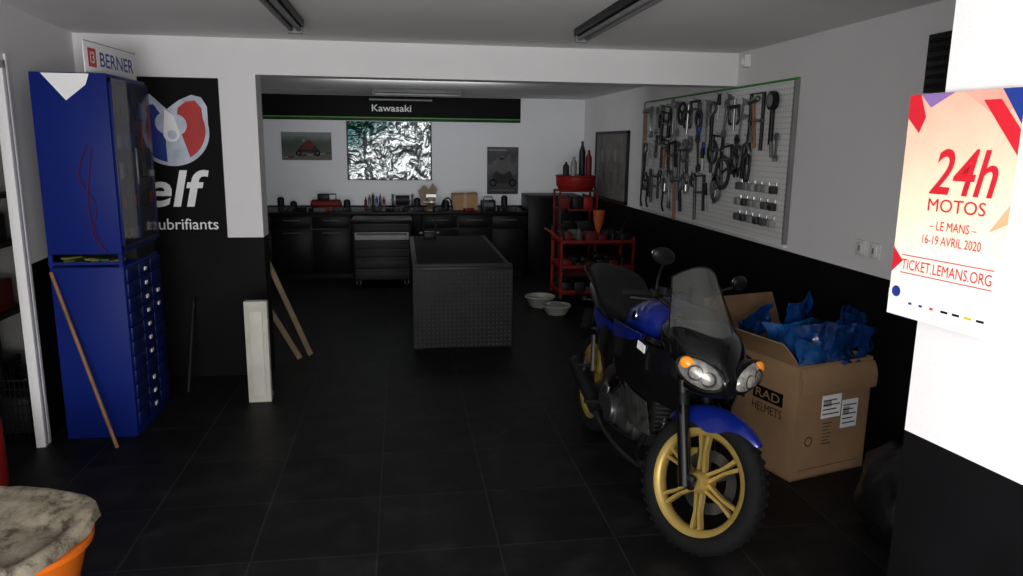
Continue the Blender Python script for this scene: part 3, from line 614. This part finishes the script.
# ------------------------------------------------------------ cardboard carton
bx=group('cardboard_carton',(1.90,3.20,0),(0,0,math.atan2(.27,.96)))
BW,BD,BH,t=.50,.64,.60,.008
g=G('carton_walls',bx); g.b2((0,0,0),(BW,BD,.01),card); g.b2((0,0,0),(BW,t,BH),card); g.b2((0,BD-t,0),(BW,BD,BH),card); g.b2((0,t,0),(t,BD-t,BH),card); g.b2((BW-t,t,0),(BW,BD-t,BH),card)
g.grid(lambda u,v:(u*BW,-.028*math.sin(v*2.2)-.004,BH-.015-.13*v+.015*math.sin(v*3.1)+.006*math.sin(u*5)),10,5,card,.006)
g.grid(lambda u,v:(-.12*v,u*BD,BH+.17*v-.04*v*v),8,4,card,.006)
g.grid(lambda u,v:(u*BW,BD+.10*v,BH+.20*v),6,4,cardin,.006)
g.done()
g=G('carton_print',bx)
Ff=frame((0,0,0),(1,0,0),(0,0,1)); Fl=frame((0,0,0),(0,-1,0),(0,0,1))
g.M=Ff
def lab(x,y,w,h,n=3):
    g.b2((x,y,0),(x+w,y+h,.002),paper)
    for i in range(n): g.b2((x+.008,y+h*(.15+.8*i/n),.002),(x+w-.01-.02*(i%2),y+h*(.15+.8*i/n)+.006,.0025),ink)
    k=x+.01
    while k<x+w*.5: g.b2((k,y+h*.5,.002),(k+.002,y+h*.75,.0028),ink); k+=.005
lab(.17,.31,.13,.12,4); lab(.31,.24,.11,.15,5)
for i in range(7): g.b2((.19,.28-i*.018,0),(.19+.06-.01*(i%3),.283-i*.018,.0015),ink)
g.lathe([(.02,0),(.026,0)],ink,20,Matrix.Translation((.10,.20,.001))); g.b2((.05,.05,0),(.45,.052,.001),ink)
g.M=Fl
g.b2((-.30,.36,0),(-.09,.43,.001),ink); g.text('RAD',-.195,.395,.17,.045,card,.002,bold=.01); g.text('HELMETS',-.195,.32,.21,.045,ink,.002); g.b2((-.57,.33,0),(-.36,.45,.001),ink); g.b2((-.55,.35,0),(-.38,.43,.0015),card)
g.done()
def shard(g,c,mat,b=.04,th=.003,sp=.03,sd_=0):
    A,B,Cc,D_=[V(p) for p in c]; nn=(B-A).cross(D_-A).normalized()
    def fn(u,v):
        p=(A*(1-u)+B*u)*(1-v)+(D_*(1-u)+Cc*u)*v
        q=p+V((sd_,0,0))
        k=b*math.sin(math.pi*u)*math.cos(v*1.2)+sp*abs(noise.noise(q*9))+sp*.7*noise.noise(q*20)+sp*.5*abs(noise.noise(q*34))
        return p+nn*k+V((.02*noise.noise(q*7),.02*noise.noise(q*8+V((5,0,0))),.03*noise.noise(q*10+V((0,4,0)))*v))
    g.grid(fn,26,20,mat,th)
g=G('blue_plastic_wrapping',bx)
shard(g,[(.10,.12,.48),(.34,.06,.50),(.46,.10,.76),(.14,.20,.74)],pblue,.05,sd_=1)
shard(g,[(.28,.08,.46),(.46,.12,.50),(.66,.20,.76),(.38,.14,.86)],pblue,-.04,sd_=2)
shard(g,[(.05,.22,.48),(.28,.30,.50),(.40,.28,.74),(-.02,.25,.76)],pblue2,.06,sd_=3)
shard(g,[(.18,.34,.50),(.44,.38,.50),(.46,.42,.86),(.24,.36,.82)],pblue,.05,sd_=4)
shard(g,[(.06,.44,.50),(.25,.48,.52),(.26,.50,.80),(.00,.46,.72)],pblue,-.05,sd_=5)
shard(g,[(.36,.16,.54),(.47,.30,.56),(.70,.26,.76),(.44,.16,.80)],pblue2,.05,sd_=6)
shard(g,[(.40,.04,.52),(.48,.12,.52),(.66,.12,.70),(.42,.04,.76)],pblue,.04,sd_=11)
shard(g,[(.03,.03,.52),(.20,.03,.50),(.27,.10,.68),(.06,.1,.70)],pblue2,.04,sd_=7)
shard(g,[(.22,.02,.54),(.44,.02,.54),(.44,.22,.70),(.20,.24,.70)],pblue,.05,sd_=8)
shard(g,[(.02,.30,.56),(.46,.26,.56),(.44,.60,.62),(.04,.58,.62)],pblue,.05,sd_=9)
g.done(ang=35)
g=G('black_wheel_cover',bx); g.lathe([(.0,.02),(.08,.02),(.14,.0),(.16,.02),(.14,.035),(.08,.04),(0,.04)],gblk,28,axisM((.14,.30,.56),(-.4,-.5,.8))); g.done()
g=G('black_rubbish_bag'); 
vs=[];fs=[];n=28;m=16
for j in range(m+1):
    tt=math.pi*j/m
    for i in range(n):
        a=2*math.pi*i/n; d=V((math.sin(tt)*math.cos(a),math.sin(tt)*math.sin(a),math.cos(tt)))
        r=1+.25*noise.noise(d*2.2)+.12*noise.noise(d*6); z=.20+d.z*.22*r
        vs.append((2.12+d.x*.2*r,2.62+d.y*.22*r,max(.0,z)))
for j in range(m):
    for i in range(n): fs.append([j*n+i,(j+1)*n+i,(j+1)*n+(i+1)%n,j*n+(i+1)%n])
g.add(vs,fs,bagm); g.done(ang=80)
# ------------------------------------------------------------ MOTORCYCLE
hd=math.atan2(-1.358,.062)
bike=group('motorcycle',(1.10,4.03,0),(math.radians(-6.5),0,hd))
WB=1.34; R=.29
def wheel(g,c,wt,disc_side):
    A=axisM(c,(0,1,0))
    g.lathe([(R-.043+.043*math.cos(a),wt*.5*math.sin(a)) for a in [2*math.pi*k/18 for k in range(18)]],rub,56,A,closed=True)
    for k in range(44):
        a=2*math.pi*k/44
        for sd in(-1,1):
            g.box((0,0,0),(.003,.018,wt*.30),rub,Mx=A@Matrix.Rotation(a,4,'Z')@Matrix.Translation((R-.0055,0,sd*wt*.19))@Euler((sd*.5,sd*.28,0)).to_matrix().to_4x4())
    w=wt*.38; q=R-.293
    g.lathe([(.224+q,-w),(.230+q,-w+.004),(.212+q,-w+.012),(.204+q,-w*.5),(.204+q,w*.5),(.212+q,w-.012),(.230+q,w-.004),(.224+q,w),(.204+q,w-.004),(.194+q,w*.55),(.191+q,0),(.194+q,-w*.55),(.204+q,-w+.004)],gold,56,A,closed=True)
    for k in range(6):
        T_=A@Matrix.Rotation(2*math.pi*k/6+.25,4,'Z')
        for o_ in(-.013,.013):
            g.prism([(.03,o_*1.1-.007),(.12,o_*.7-.006),(.198+q,o_*1.5-.008),(.198+q,o_*1.5+.008),(.12,o_*.7+.006),(.03,o_*1.1+.007)],-.013,.013,gold,T_)
    g.lathe([(.016,-.055),(.036,-.055),(.045,-.03),(.045,.03),(.036,.055),(.016,.055)],gold,28,A,closed=True)
    g.cyl(V(c)-V((0,.09,0)),V(c)+V((0,.09,0)),.013,dsteel)
    s_=disc_side
    g.lathe([(.085,s_*.050),(.132,s_*.050),(.132,s_*.054),(.085,s_*.054)],dsteel,40,A,closed=True)
    for k in range(5):
        a=2*math.pi*k/5; g.box((0,0,0),(.05,.014,.004),dsteel,Mx=A@Matrix.Rotation(a,4,'Z')@Matrix.Translation((.065,0,s_*.052)))
g=G('rear_wheel',bike); wheel(g,(0,0,R),.125,1); g.lathe([(.03,-.06),(.095,-.06),(.1,-.064),(.095,-.068),(.03,-.068)],dsteel,36,axisM((0,0,R),(0,1,0)),closed=True); g.done()
ra=math.radians(25); sd=V((-math.sin(ra),0,math.cos(ra)))
Q=V((WB-.035,0,R)); ST=Matrix.Translation(Q)@Matrix.Rotation(math.radians(29),4,sd)@Matrix.Translation(-Q)
g=G('front_wheel',bike,ST); wheel(g,(WB,0,R),.088,1); g.done()
g=G('front_fork',bike,ST)
ax=V((WB,0,R))
for y in(-.088,.088):
    p=ax+V((-.02,y,0)); 
    g.cyl(p-sd*.03,p+sd*.33,.028,gblk,.026,20); g.cyl(p+sd*.30,p+sd*.345,.030,blk,n=20); g.cyl(p+sd*.34,p+sd*.70,.018,dsteel,n=20); g.box(ax+V((0,y,0)),(.06,.035,.06),gblk,bev=.012)
g.box(ax+V((-.04,0,0))+sd*.42,(.07,.25,.035),blk,rot=(0,-ra,0),bev=.01); g.box(ax+V((-.04,0,0))+sd*.63,(.08,.25,.03),blk,rot=(0,-ra,0),bev=.01); g.cyl(ax+V((-.06,0,0))+sd*.40,ax+V((-.06,0,0))+sd*.66,.022,blk)
g.box((WB-.11,.075,R+.06),(.05,.04,.09),gold,rot=(0,-.5,0),bev=.01)
g.tube([(WB-.10,.09,R+.1),(WB-.16,.10,R+.25),(WB-.24,.07,R+.5)],.005,blk,6,5)
g.done()
g=G('front_fender',bike,ST)
def fen(u,v):
    a=math.radians(52+u*90); c=v*2-1; e=min(1,u*2.2,(1-u)*5)
    w=.057*(.20+.80*math.sqrt(max(0,e)))
    r=R+.024-(.050+.055*math.exp(-((u-.48)/.22)**2))*abs(c)**2.4*min(1,.3+e)
    return (WB+r*math.cos(a),c*w,R+r*math.sin(a))
g.grid(fen,28,14,blue,.005); g.done(ang=60)
hb=ax+V((-.05,0,0))+sd*.675
g=G('handlebar',bike,ST)
g.tube([hb+V((-.10,-.33,.03)),hb+V((-.06,-.2,.055)),hb+V((0,-.08,.02)),hb+V((0,.08,.02)),hb+V((-.06,.2,.055)),hb+V((-.10,.33,.03))],.011,blk,10,6)
for s_ in(-1,1):
    g.cyl(hb+V((-.108,s_*.35,.027)),hb+V((-.07,s_*.235,.052)),.017,rub); g.tube([hb+V((-.03,s_*.2,.045)),hb+V((-.01,s_*.25,.04)),hb+V((-.05,s_*.35,.02))],.005,dsteel,6,4); g.box(hb+V((-.055,s_*.2,.06)),(.04,.045,.04),blk,bev=.008)
g.box(hb+V((-.03,-.17,.085)),(.05,.05,.035),blk,bev=.01)
g.done()
g=G('mirrors',bike,ST)
for s_ in(-1,1):
    b=hb+V((-.05,s_*.20,.07)); m_=hb+V((.0,s_*.275,.205)); g.tube([b,b+V((.0,s_*.02,.08)),m_],.006,blk,8,5)
    g.ell(m_+V((0,s_*.015,.02)),(.022,.062,.036),blk,rot=(0,.15,s_*.15)); g.ell(m_+V((-.012,s_*.015,.02)),(.013,.055,.030),chrome,rot=(0,.15,s_*.15))
g.done()
g=G('instrument_panel',bike); g.box((1.10,0,.93),(.06,.16,.08),blk,rot=(0,-.6,0),bev=.015); g.done()
g=G('front_cowl',bike)
g.loft([(.98,0,.84,.10,.06,.10,2.4),(1.06,0,.84,.15,.09,.15,2.6),(1.16,0,.835,.165,.10,.17,2.5),(1.26,0,.82,.150,.095,.15,2.3),(1.34,0,.80,.110,.08,.12,2.1),(1.40,0,.775,.065,.06,.10,2.),(1.45,0,.74,.022,.02,.05,2.)],gblk,32,5)
g.loft([(1.18,0,.895,.09,.035,.04,2.2),(1.28,0,.875,.075,.03,.04,2.2),(1.38,0,.825,.045,.02,.04,2.),(1.465,0,.755,.020,.012,.03,2.)],gblk,20,5)
g.loft([(1.15,0,.66,.08,.05,.03,2.2),(1.28,0,.665,.07,.04,.03,2.2),(1.40,0,.69,.04,.03,.02,2.),(1.44,0,.70,.015,.015,.01,2.)],gblk,20,4)
for s_ in(-1,1):
    g.grid(lambda u,v:(1.28-u*.40,s_*(.135+.065*math.sin(math.pi*min(1,u*1.1)*.6)+.02*math.sin(v*3)-.03*v),.80-.02*u-(.24-.06*u)*v-.05*u*v),12,8,gblk,.006)
g.done(ang=50)
g=G('headlights',bike)
for s_ in(-1,1):
    A=frameZX((1.376,s_*.092,.763),(.84,s_*.50,.10),(-.5,s_*.85,.34))
    up=1 if (A.to_3x3()@V((0,1,0))).z>0 else -1
    g.ell((0,0,0),(.106,.060,.052),gblk,Mx=A); g.ell((0,0,.016),(.096,.052,.044),lens,Mx=A)
    for xx in(-.04,.018):
        g.lathe([(.0,.0),(.012,.001),(.028,.010),(.031,.013),(.028,.014)],dsteel,24,A@Matrix.Translation((xx,0,.049-abs(xx)*.15))); g.ell((xx,0,.054-abs(xx)*.15),(.010,.010,.008),M('bulb_glass',(.45,.40,.30),.15,coat=.5),Mx=A)
    g.ell((.062,.014*up,.034),(.032,.027,.020),amber,Mx=A)
    g.tube([A@V((.102*math.cos(a),.058*math.sin(a),.020)) for a in [2*math.pi*k/28 for k in range(28)]],.005,gblk,6,closed=True)
g.done()
g=G('indicators',bike)
s_=1
g.cyl((1.22,s_*.13,.72),(1.235,s_*.18,.72),.008,blk); g.ell((1.245,s_*.20,.72),(.030,.034,.020),blk); g.ell((1.257,s_*.202,.72),(.024,.032,.017),amber)
for s_ in(-1,1):
    g.cyl((-.20,s_*.04,.73),(-.22,s_*.08,.73),.007,blk); g.ell((-.225,s_*.085,.73),(.02,.018,.016),blk)
g.done()
g=G('windscreen',bike)
def ws(u,v):
    c=u*2-1; w=.160*(1-v)+.108*v; top=1-.16*c*c
    vv=v*top
    return (1.325-.235*vv-.02*vv*vv-.15*c*c*(1-.25*v),c*w,.880+.265*vv-.02*c*c)
g.grid(ws,18,14,screenm,.003)
g.tube([ws(u/20,1) for u in range(21)],.0035,blk,6); g.tube([ws(0,u/12) for u in range(13)],.004,blk,6); g.tube([ws(1,u/12) for u in range(13)],.004,blk,6); g.tube([ws(u/20,0) for u in range(21)],.006,blk,6)
for c_ in(.12,.88):
    p=V(ws(c_,.1)); g.cyl(p,p+V((.008,0,.003)),.007,dsteel,n=10)
g.done(ang=60)
g=G('fuel_tank',bike); g.loft([(.50,0,.76,.07,.03,.05,2.3),(.56,0,.79,.12,.06,.09,2.4),(.68,0,.82,.155,.095,.12,2.3),(.82,0,.84,.170,.115,.13,2.2),(.94,0,.84,.155,.105,.12,2.3),(1.02,0,.83,.11,.06,.09,2.3),(1.05,0,.82,.06,.03,.05,2.)],blue,32,5)
g.lathe([(0,.012),(.035,.012),(.04,.0)],dsteel,24,Matrix.Translation((.80,0,.952)))
for s_ in(-1,1):
    g.lathe([(.0,.004),(.022,.004),(.024,0)],chrome,24,axisM((.80,s_*.168,.86),(0,s_,.12))); 
g.done(ang=50)
g=G('tank_scoops',bike)
for s_ in(-1,1):
    g.grid(lambda u,v:(.60+u*.52,s_*(.15+.045*math.sin(math.pi*(.15+.8*u))-.01*v),.79+.03*u-(.20+.16*u)*v),12,8,gblk,.006)
    g.grid(lambda u,v:(.62+u*.36,s_*(.196+.012*math.sin(3*u)-.010*v),.80+.015*u-(.085-.05*u)*v),8,4,blue,.005)
    g.grid(lambda u,v:(.78+u*.32,s_*(.175+.02*math.sin(math.pi*u)-.04*v),.56-.02*u-(.20-.05*u)*v),10,6,M('mesh_panel',(.05,.05,.048),.45,.4,nz=.6,ns=30),.005)
g.box((1.02,-.206,.765),(.07,.003,.035),paper,rot=(.05,.1,.12)); g.done(ang=60)
g=G('seat',bike); g.loft([(.55,0,.78,.07,.03,.05,2.3),(.46,0,.79,.13,.05,.07,2.6),(.30,0,.81,.155,.05,.08,2.6),(.20,0,.84,.150,.07,.08,2.6),(.10,0,.895,.145,.06,.10,2.6),(-.05,0,.915,.13,.055,.10,2.5),(-.20,0,.92,.09,.04,.07,2.2)],seatm,28,5); g.done(ang=60)
g=G('tail_section',bike); g.loft([(.45,0,.70,.11,.04,.05,2.4),(.25,0,.715,.13,.05,.06,2.4),(.05,0,.77,.12,.06,.07,2.3),(-.12,0,.815,.10,.05,.05,2.3),(-.22,0,.84,.06,.03,.03,2.2),(-.25,0,.85,.03,.015,.015,2.)],gblk,28,5)
g.box((-.235,0,.83),(.03,.09,.04),red,bev=.01)
for s_ in(-1,1): g.grid(lambda u,v:(.12+u*.36,s_*(.132+.012*math.sin(3*u)),.735+.02*(1-u)-(.05+.03*math.sin(3*u))*v),8,4,blue,.004)
g.tube([(.05,-.14,.88),(-.15,-.13,.92),(-.22,-.08,.94),(-.22,.08,.94),(-.15,.13,.92),(.05,.14,.88)],.010,blk,8,5)
g.tube([(-.14,0,.80),(-.24,0,.66),(-.27,0,.58)],.014,blk,8,4); g.box((-.275,0,.60),(.006,.13,.13),blk,rot=(0,.25,0)); g.done(ang=50)
g=G('frame_spars',bike)
for s_ in(-1,1):
    g.tube([(1.10,s_*.05,.78),(1.0,s_*.12,.70),(.75,s_*.14,.60),(.50,s_*.13,.50),(.42,s_*.12,.36)],.024,dsteel,10,5); g.tube([(1.08,s_*.05,.70),(1.02,s_*.10,.45),(.90,s_*.11,.24),(.55,s_*.11,.20),(.42,s_*.12,.32)],.014,blk,10,5)
    g.tube([(.55,s_*.12,.56),(.25,s_*.12,.70),(-.10,s_*.08,.80)],.013,blk,8,5); g.tube([(.45,s_*.12,.40),(.15,s_*.12,.70)],.011,blk,8)
    g.box((.46,s_*.13,.36),(.10,.02,.14),steel,bev=.008,rot=(0,.2,0))
    g.grid(lambda u,v:(.28+u*.32,s_*(.135+.02*math.sin(math.pi*u)),.72-.03*u-(.16-.03*u)*v),8,5,gblk,.005)
    g.cyl((.42,s_*.12,.30),(.42,s_*.22,.30),.010,rub); g.cyl((.16,s_*.12,.42),(.14,s_*.20,.42),.009,rub); g.box((.17,s_*.125,.50),(.03,.012,.20),steel,rot=(0,-.3,0))
g.cyl(V((WB-.095,0,R))+sd*.42,V((WB-.095,0,R))+sd*.62,.032,dsteel); g.done(ang=60)
g=G('engine',bike); g.box((.66,0,.33),(.32,.20,.22),engm,bev=.03); g.cyl((.58,-.14,.32),(.58,.14,.32),.085,engm,n=28); g.cyl((.74,-.13,.33),(.74,.13,.33),.075,engm,n=28); g.cyl((.58,-.15,.32),(.58,-.138,.32),.06,steel,n=28)
for i in range(8): g.box((.80+i*.012,0,.44+i*.020),(.15,.17,.008),engm,rot=(0,.5,0),bev=.002)
g.box((.85,0,.51),(.11,.13,.17),engm,rot=(0,.5,0),bev=.01); g.box((.90,0,.61),(.13,.14,.07),dsteel,rot=(0,.5,0),bev=.015)
g.tube([(.95,-.03,.52),(1.04,-.05,.42),(1.0,-.08,.22),(.80,-.10,.17),(.50,-.11,.18),(.34,-.12,.22)],.018,dsteel,10,6)
g.box((1.03,0,.50),(.04,.24,.26),blk,rot=(0,.12,0),bev=.006)
for i in range(11): g.box((1.053,0,.40+i*.02),(.004,.21,.006),dsteel)
g.tube([(.62,-.15,.42),(.75,-.17,.50),(.88,-.14,.62)],.008,blk,8,5); g.tube([(.50,-.12,.52),(.62,-.16,.60),(.78,-.13,.68)],.007,blk,8,5)
g.box((.50,0,.56),(.20,.16,.16),blk,bev=.02)
g.done(ang=45)
g=G('belly_pan',bike)
for s_ in(-1,1): g.grid(lambda u,v:(.50+u*.46,s_*(.15-.06*v+.01*math.sin(3*u)),.26+.05*u-.13*v),8,6,gblk,.005)
g.done(ang=60)
g=G('exhaust_muffler',bike); g.cyl((.36,-.125,.24),(.04,-.165,.40),.038,blk,.045,24); g.cyl((.045,-.1645,.397),(.01,-.168,.414),.034,dsteel,.03,24); g.box((.14,-.155,.42),(.03,.01,.12),dsteel); g.done()
g=G('swingarm',bike)
for s_ in(-1,1): g.tube([(.44,s_*.09,.36),(.22,s_*.10,.32),(-.02,s_*.10,R)],.022,blk,10,4); g.box((-.01,s_*.10,R),(.09,.03,.05),dsteel,bev=.006)
g.tube([(.0,.085,.39),(.50,.085,.36)],.006,dsteel,6); g.tube([(.0,.085,.205),(.50,.085,.28)],.006,dsteel,6)
pts=[]
for i in range(60):
    a=i*.9; p=V((.36,0,.40)).lerp(V((.30,0,.66)),i/59); pts.append(p+V((.032*math.cos(a),.032*math.sin(a),0)))
g.tube(pts,.006,red,6); g.cyl((.36,0,.38),(.30,0,.68),.014,steel); g.done(ang=60)
g=G('rear_fender',bike)
g.grid(lambda u,v:(.325*math.cos(math.radians(30+u*110)),(v*2-1)*.06,R+(.325-.03*abs(v*2-1)**2)*math.sin(math.radians(30+u*110))),16,8,blk,.005); g.done(ang=60)
g=G('side_stand',bike); g.cyl((.52,.12,.24),(.44,.235,.030),.010,blk); g.box((.435,.24,.026),(.06,.04,.008),blk); g.done()
# ------------------------------------------------------------ camera
X_=V((.98914,.01703,-.14587)); D3=V((-.14642,.19173,-.97045)); U_=V((.01144,.98130,.19215))
cam=bpy.data.cameras.new('camera'); cam.sensor_width=36; cam.lens=739/1023*36; cam.clip_start=.05
co=bpy.data.objects.new('camera',cam); COL.objects.link(co)
Rm=Matrix((X_,D3,U_)).to_4x4(); Rm.translation=V((0,0,1.65)); co.matrix_world=Rm
scene.camera=co
# ------------------------------------------------------------ lights
def area(name,loc,target,sx,sy,e,col=(1,1,1)):
    l=bpy.data.lights.new(name,'AREA'); l.shape='RECTANGLE'; l.size=sx; l.size_y=sy; l.energy=e; l.color=col
    o=bpy.data.objects.new(name,l); COL.objects.link(o); o.location=loc; o.rotation_euler=(V(target)-V(loc)).to_track_quat('-Z','Y').to_euler(); return o
area('doorway_daylight',(-.45,-1.1,1.15),(.5,6,2.1),2.5,1.1,150,(1,.985,.98))
area('back_room_fill',(.2,7.2,2.18),(.2,9.9,1.45),1.6,.3,20,(.95,.97,1))  # added fill light that brightens the back wall, belongs to no fixture
w=bpy.data.worlds.new('world'); scene.world=w; w.use_nodes=True; w.node_tree.nodes['Background'].inputs[0].default_value=(.97,.98,1,1); w.node_tree.nodes['Background'].inputs[1].default_value=1.2
print('DONE objs',len(bpy.data.objects))
